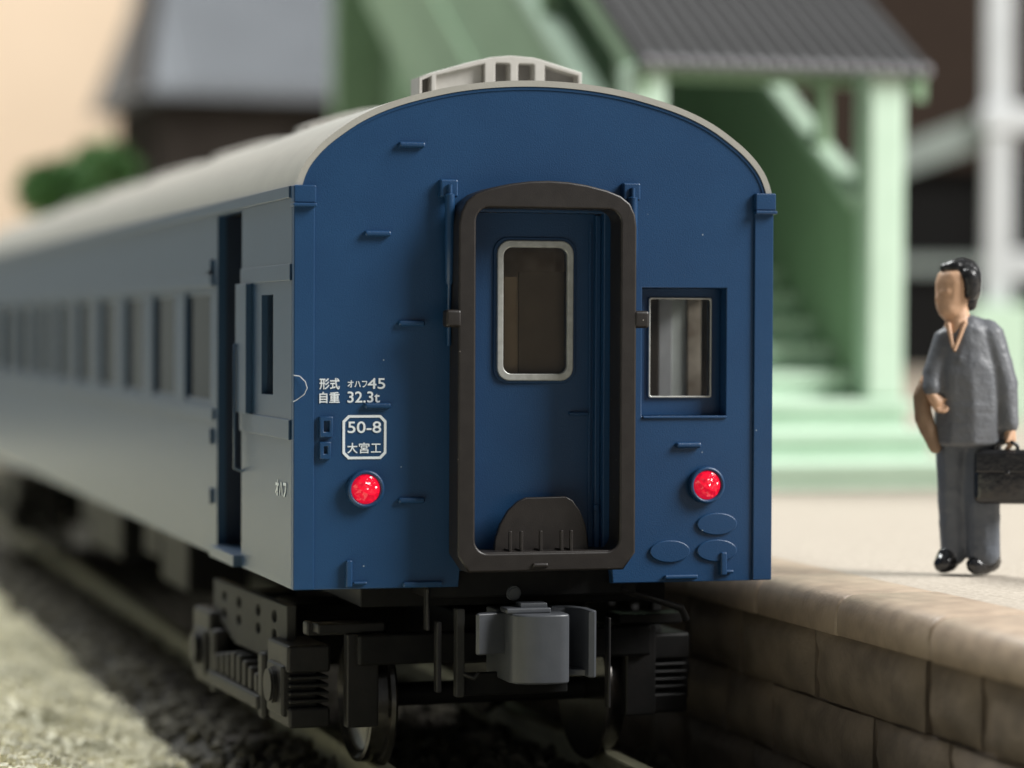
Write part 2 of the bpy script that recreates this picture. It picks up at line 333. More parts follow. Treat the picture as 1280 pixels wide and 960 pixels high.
# (outline runs right to left over the top; its outward normal is (dz, -dx))
arc0 = arc(0.0); arc1 = arc(0.034); arc2 = arc(0.09)
wall_top = [p for p in arc1]; wall_top[0] = (1.362, 3.33); wall_top[-1] = (-1.362, 3.33)
outline = [(-1.40, ZB), (-0.462, ZB), (-0.455, ZB + 0.09), (0.44, ZB + 0.09), (0.447, ZB), (1.40, ZB), (1.40, 3.325)] + wall_top + [(-1.40, 3.325)]
door_hole = rrect(-0.385, 0.385, 1.235, 3.20)
win_hole = rrect(0.615, 1.125, 2.05, 2.783)
obj('end_wall', plate([outline, door_hole[::-1], win_hole[::-1]], 0.0, 0.07, 0.006), BLUE, coach)
# roof shell
bm = bmesh.new()
rings = []
for yy, a, b in ((-0.012, arc0, arc1), (LEN, arc0, arc1)):
    rings.append([bm.verts.new((x, yy, z)) for x, z in a] + [bm.verts.new((x, yy, z)) for x, z in b[::-1]])
n = len(rings[0])
for i in range(n): bm.faces.new((rings[0][i], rings[0][(i + 1) % n], rings[1][(i + 1) % n], rings[1][i]))
h = n // 2
for r_ in rings:
    for i in range(h - 1): bm.faces.new((r_[i], r_[i + 1], r_[n - 2 - i], r_[n - 1 - i]))
roof = obj('roof', bm_mesh(bm, ang=40), ROOF, coach)
# lip between roof rim and end wall
lipl = arc(0.036); lipo = arc(0.052)
obj('end_rim', plate([lipl + lipo[::-1]], -0.006, 0.002), BLUE, coach)
# ventilators
vo = [(-0.5, 3.86), (-0.5, 4.015), (-0.42, 4.045), (-0.2, 4.11), (-0.06, 4.145), (0.06, 4.158), (0.2, 4.15), (0.245, 4.14), (0.5, 4.07), (0.5, 3.86)]
vent_front = plate([vo, rrect(-0.035, 0.055, 3.88, 4.112, 0.012)[::-1], rrect(0.105, 0.205, 3.88, 4.112, 0.012)[::-1],
                    [(-0.395, 3.88), (-0.395, 4.03), (-0.10, 4.105), (-0.10, 3.88)][::-1],
                    [(0.27, 3.88), (0.27, 4.105), (0.475, 4.05), (0.475, 3.88)][::-1], [(-0.48, 3.88), (-0.48, 4.0), (-0.425, 4.022), (-0.425, 3.88)][::-1]], 0.0, 0.20, 0.006)
vin = [(x * 0.985, z - 0.012 if z > 3.9 else z) for x, z in vo]
vent_core = plate([vin], 0.10, 0.19)
vent_slope = prism([(-0.40, 3.87), (-0.40, 4.034), (-0.105, 4.11), (-0.105, 3.87)], 0.05, 0.12)
for i in range(6):
    v = obj('ventilator', vent_front, VENT, roof, (0, 0.80 + 3.4 * i, -0.06 if i else 0))
    if i < 2:
        obj('ventilator_core', vent_core, VENTD, v); obj('ventilator_louvre', vent_slope, VENT, v)
for i in range(5): obj('roof_hatch', box((-0.32, 0, 3.88), (0.32, 0.5, 3.99), 0.03), VENT, roof, (0, 2.75 + 3.4 * i, 0))
# corner pillars and caps
for s in (-1, 1):
    p = obj('corner_pillar', box((min(s * 1.29, s * 1.406), -0.016, ZB + 0.002), (max(s * 1.29, s * 1.406), 0.03, 3.225), 0.006), BLUE, coach)
    obj('pillar_cap', box((min(s * 1.287, s * 1.412), -0.04, 3.232), (max(s * 1.287, s * 1.412), 0.05, 3.33), 0.008), BLUE, p)
    obj('pillar_ledge', box((min(s * 1.285, s * 1.416), -0.052, 3.21), (max(s * 1.285, s * 1.416), 0.04, 3.231), 0.006), BLUE, p)
# step irons on the end wall
for x, z in ((-0.742, 3.565), (-0.935, 3.07), (-0.741, 2.574), (-0.933, 2.117), (-0.738, 1.59), (0.893, 1.885)):
    obj('step_iron', box((x - 0.076, -0.032, z - 0.017), (x + 0.076, 0.01, z + 0.015), 0.013, 4), BLUE, coach)
# gangway frame
def gang_outer():
    pts = [(-0.455, 1.195), (0.445, 1.195), (0.515, 1.29), (0.515, 3.12)]
    r = [(0.505, 3.19), (0.475, 3.25), (0.42, 3.292), (0.34, 3.322), (0.22, 3.35), (0.11, 3.365), (0, 3.37)]
    pts += r + [(-x, z) for x, z in r[:-1][::-1]] + [(-0.52, 3.12), (-0.52, 1.29)]
    return pts
gi = rrect(-0.42, 0.42, 1.30, 3.215, 0.075)
gang = obj('gangway_frame', plate([gang_outer(), gi[::-1]], -0.20, -0.001, 0.012, seg=3), GANG, coach)
obj('frame_flange', plate([rrect(-0.50, 0.50, 1.20, 3.3, 0.1), rrect(-0.45, 0.45, 1.26, 3.25, 0.08)[::-1]], -0.212, -0.19, 0.004), GANG, gang) if False else None
for s in (-1, 1):
    obj('frame_lug', box((min(s * 0.50, s * 0.592), -0.205, 2.552), (max(s * 0.50, s * 0.592), -0.115, 2.65), 0.018, 3), GANG, gang)
obj('frame_latch', box((-0.09, -0.218, 1.215), (0.0, -0.19, 1.243), 0.01), GANG, gang)
obj('frame_sill', box((-0.425, -0.19, 1.285), (0.425, 0.06, 1.305), 0.006), GANG, gang)
kp = [(-0.272, 1.29), (-0.262, 1.37), (-0.235, 1.45), (-0.19, 1.525), (-0.135, 1.575), (-0.085, 1.598), (0.15, 1.602), (0.19, 1.58), (0.235, 1.52), (0.27, 1.43), (0.288, 1.29)]
kick = obj('foot_plate', plate([kp], -0.055, -0.02, 0.007), GANG, coach)
for x in (-0.203, -0.138, -0.026, 0.096, 0.152):
    obj('plate_tine', boxes([((x - 0.009, -0.155, 1.296), (x + 0.009, -0.135, 1.418)), ((x - 0.009, -0.15, 1.304), (x + 0.009, -0.055, 1.316))], 0.004), GANG, kick)
# damper rods beside the gangway
for s in (-1, 1):
    x = s * 0.535
    r_ = obj('damper_rod', tube([(x, -0.06, 3.345), (x, -0.06, 3.295), (x, -0.06, 3.29), (x, -0.06, 3.02), (x, -0.055, 2.80), (x, -0.055, 2.79), (x, -0.05, 2.45)], 0.028, 4, radii=[0.5, 0.5, 1.0, 1.0, 0.8, 0.45, 0.45]), BLUE, coach)
    obj('rod_bracket', box((x - 0.052, -0.05, 3.275), (x + 0.052, 0.01, 3.375), 0.012, 3), BLUE, r_)
# end door
dl = rrect(-0.225, 0.225, 2.252, 3.045, 0.075)
di = rrect(-0.188, 0.188, 2.292, 3.004, 0.05)
door = obj('end_door', plate([rrect(-0.384, 0.384, 1.236, 3.199), di[::-1]], 0.085, 0.125), BLUE, coach)
obj('door_trim', plate([rrect(-0.384, -0.355, 1.24, 3.19)], 0.06, 0.084, 0.004), BLUE, door)
obj('door_trim', plate([rrect(0.352, 0.384, 1.24, 3.19)], 0.05, 0.084, 0.006), BLUE, door)
obj('door_trim', plate([rrect(0.322, 0.336, 1.30, 3.15)], 0.074, 0.084, 0.003), BLUE, door)
wf = obj('window_frame', plate([dl, di[::-1]], 0.058, 0.086, 0.007, seg=3), SILV, door)
obj('window_gasket', plate([rrect(-0.243, 0.243, 2.236, 3.063, 0.085), rrect(-0.222, 0.222, 2.256, 3.042, 0.073)[::-1]], 0.074, 0.086, 0.004), BLUE, door)
obj('window_pane', plate([rrect(-0.187, 0.187, 2.294, 3.002, 0.045)], 0.088, 0.1), GLASSD, door)
obj('door_handle', box((0.205, 0.055, 2.055), (0.315, 0.084, 2.074), 0.006), BLUE, door)
obj('door_latch', box((0.345, 0.03, 1.51), (0.375, 0.06, 1.55), 0.006), BLUE, door)
# guard window on the right of the end wall
ew = obj('end_window', plate([rrect(0.616, 1.124, 2.051, 2.782), rrect(0.69, 1.06, 2.16, 2.722, 0.012)[::-1]], 0.10, 0.15, 0.004), BLUE, coach)
for lo, hi in (((0.60, 0.06, 2.04), (0.616, 0.12, 2.79)), ((1.124, 0.06, 2.04), (1.14, 0.12, 2.79)), ((0.616, 0.06, 2.783), (1.124, 0.12, 2.80)), ((0.616, 0.06, 2.03), (1.124, 0.12, 2.05))):
    obj('window_jamb', box(lo, hi), BLUE, ew)
obj('window_pane', plate([rrect(0.688, 1.062, 2.158, 2.724, 0.012)], 0.085, 0.105, 0.006), GLASS, ew)
obj('pane_edge_glint', plate([rrect(0.683, 1.067, 2.153, 2.729, 0.014), rrect(0.694, 1.056, 2.164, 2.718, 0.01)[::-1]], 0.082, 0.099, 0.004), SILV, ew)  # silver ring added for the bright glint round the clear pane
obj('window_sill', box((0.62, -0.012, 2.036), (1.128, 0.06, 2.052), 0.005), BLUE, ew)
# lamp fittings
def tail_light(x):
    t = obj('tail_light', plate([ellipse(x, 1.655, 0.106, 0.106, 40), ellipse(x, 1.655, 0.082, 0.082, 40)[::-1]], -0.05, -0.001, 0.012, seg=3), BLUE, coach)
    bm = bmesh.new(); bmesh.ops.create_uvsphere(bm, u_segments=32, v_segments=16, radius=1.0)
    for v in bm.verts: v.co = Vector((v.co.x * 0.084, v.co.y * 0.05, v.co.z * 0.084))
    obj('lens', bm_mesh(bm, ang=80), RED, t, (x, -0.022, 1.655))
tail_light(-1.003); tail_light(1.0)
for cx, cz in ((0.786, 1.277), (1.071, 1.43), (1.071, 1.277)):
    obj('oval_plate', plate([ellipse(cx, cz, 0.122, 0.064)], -0.016, 0.001, 0.006), BLUE, coach)
obj('hose_hook', boxes([((1.09, -0.032, 1.135), (1.128, 0.0, 1.268)), ((1.12, -0.03, 1.145), (1.17, 0.0, 1.165))], 0.008), BLUE, coach)
obj('hose_hook', boxes([((-1.112, -0.034, 1.112), (-1.075, 0.0, 1.262)), ((-1.07, -0.03, 1.125), (-0.99, 0.0, 1.143))], 0.008), BLUE, coach)
obj('foot_step', box((0.752, -0.03, 1.118), (0.952, 0.0, 1.143), 0.008), BLUE, coach)
obj('foot_step', box((-0.785, -0.03, 1.104), (-0.56, 0.0, 1.135), 0.008), BLUE, coach)
for x0, x1, z0, z1 in ((-1.262, -1.187, 1.943, 2.058), (-1.262, -1.198, 1.822, 1.918)):
    obj('marker_bracket', plate([rrect(x0, x1, z0, z1), rrect(x0 + 0.024, x1 - 0.02, z0 + 0.03, z1 - 0.026)[::-1]], -0.03, 0.0, 0.006), BLUE, coach)
# lettering
def lettering(*a, **k): return obj('lettering', text_mesh(*a, **k), WHITE, coach)
YT = -0.002
lettering('形式', 0.060, -1.258, 2.208, YT, 0.112, bold=0.02)
lettering('オハフ', 0.038, -1.100, 2.218, YT, 0.110, bold=0.02)
lettering('45', 0.058, -0.986, 2.210, YT, 0.098, bold=0.02)
lettering('自重', 0.060, -1.258, 2.132, YT, 0.112, bold=0.02)
lettering('32.3t', 0.060, -1.100, 2.134, YT, 0.182, bold=0.02)
lettering('50-8', 0.062, -1.098, 1.966, YT, 0.188, bold=0.02)
lettering('大', 0.056, -1.100, 1.854, YT, 0.056, bold=0.02)
lettering('宮', 0.058, -1.034, 1.853, YT, 0.058, bold=0.02)
lettering('工', 0.048, -0.966, 1.857, YT, 0.056, bold=0.02)
oct_ = lambda x0, x1, z0, z1, c: [(x0 + c, z0), (x1 - c, z0), (x1, z0 + c), (x1, z1 - c), (x1 - c, z1), (x0 + c, z1), (x0, z1 - c), (x0, z0 + c)]
obj('inspection_panel_border', plate([oct_(-1.128, -0.879, 1.820, 2.064, 0.032), oct_(-1.114, -0.893, 1.834, 2.050, 0.026)[::-1]], -0.004, 0.001), WHITE, coach)

# --- sides
WY = [(2.68 + 1.43 * k, 3.70 + 1.43 * k) for k in range(11)]
DY0, DY1 = 1.58, 2.42
for s in (-1, 1):
    x0 = s * 1.40; x1 = s * 1.345
    holes = [rrect(DY0, DY1, 1.17, 3.25)[::-1], rrect(0.60 if s < 0 else 0.20, 0.95 if s < 0 else 1.40, 2.16 if s < 0 else 2.06, 2.735 if s < 0 else 2.79)[::-1]] + [rrect(a, b, 2.05, 2.785, 0.05)[::-1] for a, b in WY]  # right corner window widened so light reaches the added strips inside
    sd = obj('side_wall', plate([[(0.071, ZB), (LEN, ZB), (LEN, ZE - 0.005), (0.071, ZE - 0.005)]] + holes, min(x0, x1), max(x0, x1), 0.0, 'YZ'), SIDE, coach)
    def sbox(name, y0, y1, z0, z1, out, inn=0.0, bevel=0.004, parent=None, m=SIDE):
        a, b = s * (1.40 + out), s * (1.40 - inn)
        return obj(name, box((min(a, b), y0, z0), (max(a, b), y1, z1), bevel), m, parent or coach)
    sbox('gutter', 0.055, LEN, 3.262, 3.328, 0.022, parent=sd)
    sbox('header_band', 0.085, DY0, 2.808, 2.90, 0.010, parent=sd); sbox('header_band', DY1 + 0.1, LEN, 2.808, 2.88, 0.016, parent=sd)
    sbox('sill_band', 0.085, DY0, 1.925, 2.036, 0.014, parent=sd); sbox('sill_band', DY1 + 0.1, LEN, 1.955, 2.03, 0.016, parent=sd)
    if s < 0: sbox('window_post', 1.24, DY0, 2.037, 2.807, 0.04, parent=sd)
    for z in (2.93, 2.86, 1.85, 1.47): sbox('hinge', 2.57, 2.68, z - 0.05, z + 0.05, 0.022, parent=sd)
    sbox('door_step', DY0, DY1, 1.10, 1.168, 0.05, 0.3 if s < 0 else 0.05)
    obj('hand_rail', tube([(s * 1.40, 1.545, 2.46), (s * 1.45, 1.545, 2.44), (s * 1.45, 1.545, 1.70), (s * 1.40, 1.545, 1.68)], 0.010), SIDE, coach)
    # entrance door: recessed on the left, closed flush on the right
    xd0, xd1 = (s * 1.13, s * 1.17) if s < 0 else (1.355, 1.39)
    wy = (1.72, 2.30) if s < 0 else (1.60, 2.18)
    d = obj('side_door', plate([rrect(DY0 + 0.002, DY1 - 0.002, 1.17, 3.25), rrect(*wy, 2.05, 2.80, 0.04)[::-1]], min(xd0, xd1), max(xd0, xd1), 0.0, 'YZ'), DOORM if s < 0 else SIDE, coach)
    xm = (xd0 + xd1) / 2
    obj('window_pane', plate([rrect(wy[0] - 0.01, wy[1] + 0.01, 2.04, 2.81, 0.04)], xm - 0.005, xm + 0.005, 0, 'YZ'), GLASS, d)
    if s < 0:
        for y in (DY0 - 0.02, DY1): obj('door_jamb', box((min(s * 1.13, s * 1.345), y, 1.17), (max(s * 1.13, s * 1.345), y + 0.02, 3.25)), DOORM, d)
    obj('window_pane', plate([rrect(0.58 if s < 0 else 0.18, 0.97 if s < 0 else 1.42, 2.05, 2.80)], s * 1.36 - 0.005, s * 1.36 + 0.005, 0, 'YZ'), GLASS, sd)
    fr = plate([rrect(0, 1.02, 2.05, 2.785, 0.05), rrect(0.03, 0.99, 2.08, 2.755, 0.03)[::-1]], s * 1.372 - 0.012, s * 1.372 + 0.012, 0.003, 'YZ')
    pn = plate([rrect(0.025, 0.995, 2.075, 2.76)], s * 1.368 - 0.003, s * 1.368 + 0.003, 0, 'YZ')
    for a, b in WY:
        wn_ = obj('window', fr, SIDE, coach, (0, a, 0)); obj('pane', pn, GLASSW, wn_)
# side marking
me = text_mesh('オハフ', 0.085, 0.0, 1.60, 0.0, 0.30, bold=0.05)
me.transform(Matrix(((0, 1, 0, -1.402), (-1, 0, 0, 0.50), (0, 0, 1, 0), (0, 0, 0, 1)))); obj('lettering', me, WHITE, coach)
# interior
inte = obj('interior', boxes([((-1.34, 0.13, 1.20), (1.34, 1.55, 1.235)), ((-1.12, 1.551, 1.15), (1.34, 2.45, 1.235)), ((-1.34, 2.451, 1.15), (1.34, LEN - 0.1, 1.235)), ((-1.34, 2.50, 1.24), (-0.33, 2.56, 3.30)), ((0.42, 2.50, 1.24), (1.34, 2.56, 3.30)), ((-0.95, 2.50, 3.301), (0.95, 2.561, 3.70)), ((-0.329, 2.50, 3.10), (0.419, 2.56, 3.30))]), INTER, coach)
obj('corridor_door', box((-0.329, 2.51, 1.24), (0.419, 2.55, 3.099)), INTERL, inte)
obj('lit_panel', box((-0.36, 0.165, 1.30), (-0.075, 0.18, 2.84)), LITP, inte)  # added panel behind the door glass, its tan stands in for light
obj('backing_panel', box((-0.074, 0.145, 1.30), (0.36, 0.16, 2.87)), BACKP, inte)  # added darker panel beside the lit strip, backs the door glass
obj('view_strip', box((0.90, 0.78, 1.24), (0.985, 0.82, 3.2), 0.006), BARK, inte)  # added upright strips, stand in for the bright bands in the end window
obj('view_strip', box((0.99, 0.80, 1.24), (1.075, 0.84, 3.2), 0.006), GSTRIP, inte)
obj('view_strip', box((1.08, 0.82, 1.24), (1.17, 0.86, 3.2), 0.006), PSTRIP, inte)
obj('view_strip', box((1.175, 0.80, 1.24), (1.26, 0.84, 3.2), 0.006), INTER, inte)
obj('vestibule_cabinet', box((0.10, 1.50, 1.24), (0.55, 2.499, 3.05), 0.01), INTER, inte)
obj('end_partition', box((-1.34, LEN - 0.2, 1.24), (1.34, LEN - 0.11, 3.3)), INTER, inte)
obj('end_wall', plate([outline], LEN - 0.07, LEN - 0.001, 0.0), BLUE, coach)
seatm = boxes([((-1.30, 0, 1.24), (-0.35, 0.10, 2.22)), ((-1.30, -0.40, 1.50), (-0.35, 0.50, 1.66)), ((0.35, 0, 1.24), (1.30, 0.10, 2.22)), ((0.35, -0.40, 1.50), (1.30, 0.50, 1.66))], 0.02)
for k in range(12): obj('seat_row', seatm, SEATM, inte, (0, 2.62 + 0.42 + 1.43 * k if k else 3.02, 0))
# --- underframe and running gear
und = obj('underframe', boxes([((-0.92, 0.45, 0.95), (0.92, LEN - 0.3, 1.149)), ((-0.62, 0.09, 1.03), (0.62, 0.448, 1.199))], 0.01), BLACK, coach)
for y0, y1, x, z0 in ((6.2, 7.5, -1.2, 0.45), (8.1, 9.0, -1.1, 0.55), (9.8, 11.8, -1.2, 0.42), (6.6, 8.6, 1.2, 0.45), (12.3, 13.2, -1.1, 0.55)):
    obj('equipment_box', box((min(x * 0.8, x * 0.4), y0, z0 + 0.05), (max(x * 0.8, x * 0.4), y1, 0.949), 0.03), BLACK, und)
def wheelset(parent, y):
    ax = obj('wheelset', cyl_mesh(0.07, 0.07, 1.5, 20, 'X'), BLACK, parent, (0, y, 0.385))
    bm = bmesh.new(); pr = [(-0.07, 0.0), (-0.07, 0.425), (-0.055, 0.435), (-0.03, 0.43), (-0.02, 0.392), (0.07, 0.384), (0.075, 0.36), (0.05, 0.33), (0.03, 0.30), (0.025, 0.12), (0.05, 0.1), (0.05, 0.0)]
    rr = []
    for i in range(40):
        a = 2 * math.pi * i / 40; rr.append([bm.verts.new((x, r * math.cos(a), r * math.sin(a))) for x, r in pr])
    for i in range(40):
        A, B = rr[i], rr[(i + 1) % 40]
        for k in range(len(pr) - 1): bm.faces.new((A[k], A[k + 1], B[k + 1], B[k]))
    bmesh.ops.remove_doubles(bm, verts=bm.verts, dist=1e-4); wm = bm_mesh(bm, ang=40)
    obj('wheel', wm, STEEL, ax, (0.71, 0, 0)); obj('wheel', wm, STEEL, ax, (-0.71, 0, 0), (0, 0, math.pi))
def bogie(Y, yaw):
    yc = 0.0
    b = obj('bogie', boxes([((-0.95, yc - 0.25, 0.5), (0.95, yc + 0.25, 0.86)), ((-0.9, yc - 1.5, 0.62), (0.9, yc - 1.42, 0.80)), ((-0.25, yc - 1.4, 0.6), (0.25, yc + 1.4, 0.9))], 0.02), BLACK, coach)
    b.location = (-0.12 if yaw else 0, Y, 0); b.rotation_euler = (0, 0, math.radians(yaw))
    for y in (yc - 1.0, yc + 1.0): wheelset(b, y)
    for s in (-1, 1):
        # side frame: deep grey plate with round lightening holes
        fo = [(yc - 0.95, 0.72), (yc - 0.75, 0.66), (yc - 0.35, 0.56), (yc + 0.35, 0.56), (yc + 0.75, 0.66), (yc + 0.95, 0.72), (yc + 0.95, 0.92), (yc - 0.95, 0.92)]
        hs = [ellipse(yc + dy, dz, 0.06, 0.035, 14)[::-1] for dy in (-0.65, -0.25, 0.25, 0.65) for dz in (0.72, 0.83)]
        sf = obj('side_frame', plate([fo] + hs, min(s * 1.12, s * 1.18), max(s * 1.12, s * 1.18), 0.008, 'YZ'), BOGG, b)
        for e in (-1, 1):
            y = yc + e * 1.0
            ab = obj('axle_box', boxes([((min(s * 0.99, s * 1.25), y - 0.24, 0.56), (max(s * 0.99, s * 1.25), y + 0.24, 0.72)), ((min(s * 0.99, s * 1.24), y - 0.24, 0.24), (max(s * 0.99, s * 1.24), y + 0.24, 0.36)), ((min(s * 1.05, s * 1.27), y - 0.18, 0.30), (max(s * 1.05, s * 1.27), y + 0.18, 0.6))], 0.02), BOGIE, b)
            for k in range(4):
                z = 0.395 + k * 0.045
                obj('spring_leaf', box((min(s * 1.0, s * 1.235), y - 0.235, z - 0.012), (max(s * 1.0, s * 1.235), y + 0.235, z + 0.012), 0.01, 2), BOGIE, ab)
            obj('axle_cap', cyl_mesh(0.11, 0.10, 0.08, 24, 'X', 0.015), BOGIE, ab, (s * 1.27, y, 0.47))
            obj('guard_arm', boxes([((min(s * 0.78, s * 1.15), y - 0.30, 0.78), (max(s * 0.78, s * 1.15), y - 0.2, 0.86)), ((min(s * 0.76, s * 0.95), y - 0.44, 0.26), (max(s * 0.76, s * 0.95), y - 0.36, 0.80)), ((min(s * 0.72, s * 1.12), y - 0.43, 0.80), (max(s * 0.72, s * 1.12), y - 0.2, 0.86))], 0.012), BOGIE, ab)
        obj('bolster_spring', boxes([((min(s * 1.08, s * 1.26), yc - 0.55 + k * 0.15, 0.36), (max(s * 1.08, s * 1.26), yc - 0.47 + k * 0.15, 0.48 + 0.02 * min(k, 7 - k))) for k in range(8)], 0.015), BOGIE, sf)
        obj('spring_plank', box((min(s * 1.04, s * 1.28), yc - 0.62, 0.27), (max(s * 1.04, s * 1.28), yc + 0.72, 0.358), 0.02), BOGIE, sf)
        for dy in (-0.62, 0.66): obj('hanger', box((min(s * 1.16, s * 1.26), yc + dy - 0.06, 0.22), (max(s * 1.16, s * 1.26), yc + dy + 0.06, 0.62), 0.025), BOGIE, sf)
bogie(1.95, 3.0); bogie(LEN - 2.6, 0.0)
# coupler: plan outline extruded upwards
cp = obj('coupler', plate([[(-0.20, 0.35), (-0.20, -0.10), (-0.185, -0.17), (-0.12, -0.215), (-0.03, -0.235), (0.06, -0.235), (0.115, -0.215), (0.13, -0.19), (0.13, 0.35)]], 0.565, 0.955, 0.014, 'XY'), COUP, coach)
obj('coupler_guard', plate([[(-0.19, 0.05), (-0.355, -0.02), (-0.375, -0.06), (-0.36, -0.08), (-0.19, -0.03)]], 0.72, 0.955, 0.012, 'XY'), COUP, cp)
obj('coupler_jaw', plate([[(0.12, 0.12), (0.20, 0.11), (0.255, -0.02), (0.255, -0.16), (0.285, -0.17), (0.305, -0.14), (0.305, 0.02), (0.25, 0.17), (0.12, 0.2)]], 0.585, 0.965, 0.010, 'XY'), COUP, cp)
obj('jaw_floor', plate([[(0.12, -0.02), (0.27, -0.1), (0.27, 0.02), (0.2, 0.12), (0.12, 0.14)]], 0.59, 0.625, 0.004, 'XY'), COUP, cp)
obj('coupler_lever', boxes([((-0.22, -0.14, 0.955), (0.04, 0.0, 0.985)), ((-0.13, -0.10, 0.98), (0.03, 0.0, 1.01))], 0.008), COUP, cp)
obj('lift_pin', cyl_mesh(0.045, 0.04, 0.05, 16, 'Y', 0.01), COUP, und, (-0.115, 0.09, 1.05))
obj('coupler_shank', box((-0.15, 0.34, 0.6), (0.08, 1.1, 0.86), 0.02), BLACK, cp)
for x, z0, z1, wd, m in ((-0.43, 0.47, 0.97, 0.05, BOGG), (-0.555, 0.50, 0.90, 0.03, BOGIE), (-0.62, 0.85, 1.09, 0.02, BOGIE), (0.45, 0.38, 0.9, 0.018, BOGIE)):
    obj('brake_hose', box((x - wd / 2, 0.06, z0), (x + wd / 2, 0.13, z1), 0.008), m, und)
obj('hose_link', tube([(-0.41, 0.06, 0.60), (-0.36, 0.03, 0.58), (-0.33, 0.03, 0.61)], 0.014), BOGIE, und)
obj('drag_plate', box((-0.42, 0.12, 0.47), (0.22, 0.16, 0.60), 0.01), BLACK, und)
obj('brake_hose', tube([(0.52, 0.1, 1.06), (0.78, 0.16, 0.98), (0.93, 0.2, 0.93), (0.97, 0.22, 0.86)], 0.022), BOGIE, und)

# stray fibre stuck on the corner
tag(obj('fibre', tube([(-1.408, -0.02, 2.285), (-1.375, -0.03, 2.28), (-1.345, -0.035, 2.25), (-1.335, -0.035, 2.215), (-1.35, -0.03, 2.18), (-1.39, -0.022, 2.15), (-1.408, -0.02, 2.14)], 0.002, 2), FIBRE), 'fine white hair looped over the corner of the blue coach', 'fibre')

# ------------------------------------------------------------------ the miniature man
def prim_mesh(prims):
    """tapered capsules: (p0, p1, r0, r1[, flatten_xyz])"""
    bm = bmesh.new()
    for p in prims:
        a, b = Vector(p[0]), Vector(p[1]); r0, r1 = p[2], p[3]; fl = p[4] if len(p) > 4 else (1, 1, 1)
        L = (b - a).length; nseg = max(4, int(L / 0.02) + 1)
        for i in range(nseg + 1):
            t = i / nseg; c = a.lerp(b, t); r = r0 + (r1 - r0) * t
            m4 = Matrix.Translation(c) @ Matrix.Diagonal((r * fl[0], r * fl[1], r * fl[2], 1))
            bmesh.ops.create_icosphere(bm, subdivisions=2, radius=1.0, matrix=m4)
    me = bpy.data.meshes.new('p'); bm.to_mesh(me); bm.free(); return me
def blob(name, prims, m, parent, voxel=0.013, it=4, lump=0.0):
    me = prim_mesh(prims); o = bpy.data.objects.new('tmp', me); COL.objects.link(o)
    md = o.modifiers.new('r', 'REMESH'); md.mode = 'VOXEL'; md.voxel_size = voxel
    sm = o.modifiers.new('s', 'SMOOTH'); sm.factor = 0.5; sm.iterations = it
    if lump:
        tx = bpy.data.textures.new('lump', 'CLOUDS'); tx.noise_scale = 0.07
        dm = o.modifiers.new('d', 'DISPLACE'); dm.texture = tx; dm.strength = lump; dm.mid_level = 0.5
    dg = bpy.context.evaluated_depsgraph_get(); dg.update()
    r = bpy.data.meshes.new_from_object(o.evaluated_get(dg)); bpy.data.objects.remove(o)
    r.materials.clear(); smooth(r, 80); return obj(name, r, m, parent)
man = thing('person', 'miniature painted man in grey suit standing on the platform holding a black case', 'person', (2.825, 0.36, ZP), math.radians(-16))
man['label'] = 'miniature figure in grey suit with black hair standing on the platform'
# local x to the viewer's right, y away, z up; he looks to the viewer's left
legs = [((-0.095, 0.03, 0.80), (-0.092, 0.04, 0.42), 0.110, 0.094), ((-0.092, 0.04, 0.42), (-0.085, 0.04, 0.12), 0.094, 0.082),
        ((0.075, 0.0, 0.80), (0.075, -0.03, 0.42), 0.122, 0.110), ((0.075, -0.03, 0.42), (0.085, -0.03, 0.12), 0.110, 0.102)]
def hand(w, d, up):    # wrist, pointing direction, thumb side
    w, d, up = Vector(w), Vector(d).normalized(), Vector(up).normalized(); sd = d.cross(up)
    pr = [(w, w + d * 0.05, 0.035, 0.038)]
    for k, ln in enumerate((0.055, 0.065, 0.06, 0.045)):
        b0 = w + d * 0.06 + sd * (k - 1.5) * 0.021; b1 = b0 + d * ln * 0.55; b2 = b1 + d * ln * 0.3 + up * ln * 0.5
        pr += [(b0, b1, 0.014, 0.013), (b1, b2, 0.013, 0.011)]
    pr.append((w + d * 0.02 + sd * -0.03, w + d * 0.06 - sd * 0.055 + up * 0.02, 0.015, 0.012)); return pr
wl = (0.225, -0.11, 0.865); wr = (-0.245, -0.10, 1.075)
body = [((-0.115, 0.0, 1.635), (-0.105, 0.0, 1.75), 0.100, 0.112, (1, 0.92, 1)), ((-0.125, -0.015, 1.60), (-0.13, -0.02, 1.64), 0.075, 0.085, (1, 0.85, 1)),
        ((-0.195, -0.035, 1.69), (-0.208, -0.04, 1.65), 0.012, 0.016), ((-0.13, -0.02, 1.60), (-0.125, -0.015, 1.575), 0.075, 0.06),
        ((-0.176, -0.05, 1.60), (-0.165, -0.065, 1.598), 0.014, 0.014), ((-0.175, -0.06, 1.695), (-0.15, -0.08, 1.70), 0.02, 0.02),
        ((-0.085, 0.0, 1.58), (-0.06, 0.0, 1.46), 0.074, 0.085), ((-0.06, 0.0, 1.46), (-0.02, 0, 1.1), 0.11, 0.13), ((-0.02, 0, 1.1), (-0.01, 0, 0.92), 0.13, 0.09),
        ((-0.09, 0.035, 0.84), (-0.087, 0.04, 0.14), 0.06, 0.04), ((0.07, -0.01, 0.84), (0.083, -0.03, 0.14), 0.06, 0.04),
        ((0.10, 0, 1.42), (0.215, -0.02, 1.15), 0.06, 0.05), ((0.215, -0.02, 1.15), wl, 0.05, 0.032),
        ((-0.14, 0, 1.40), (-0.27, -0.05, 1.15), 0.055, 0.045), ((-0.27, -0.05, 1.15), wr, 0.042, 0.032)]
body += hand(wl, (0.02, 0, -1), (-1, 0.2, 0)) + hand(wr, (0.55, -0.1, -0.8), (0.4, -1, 0))
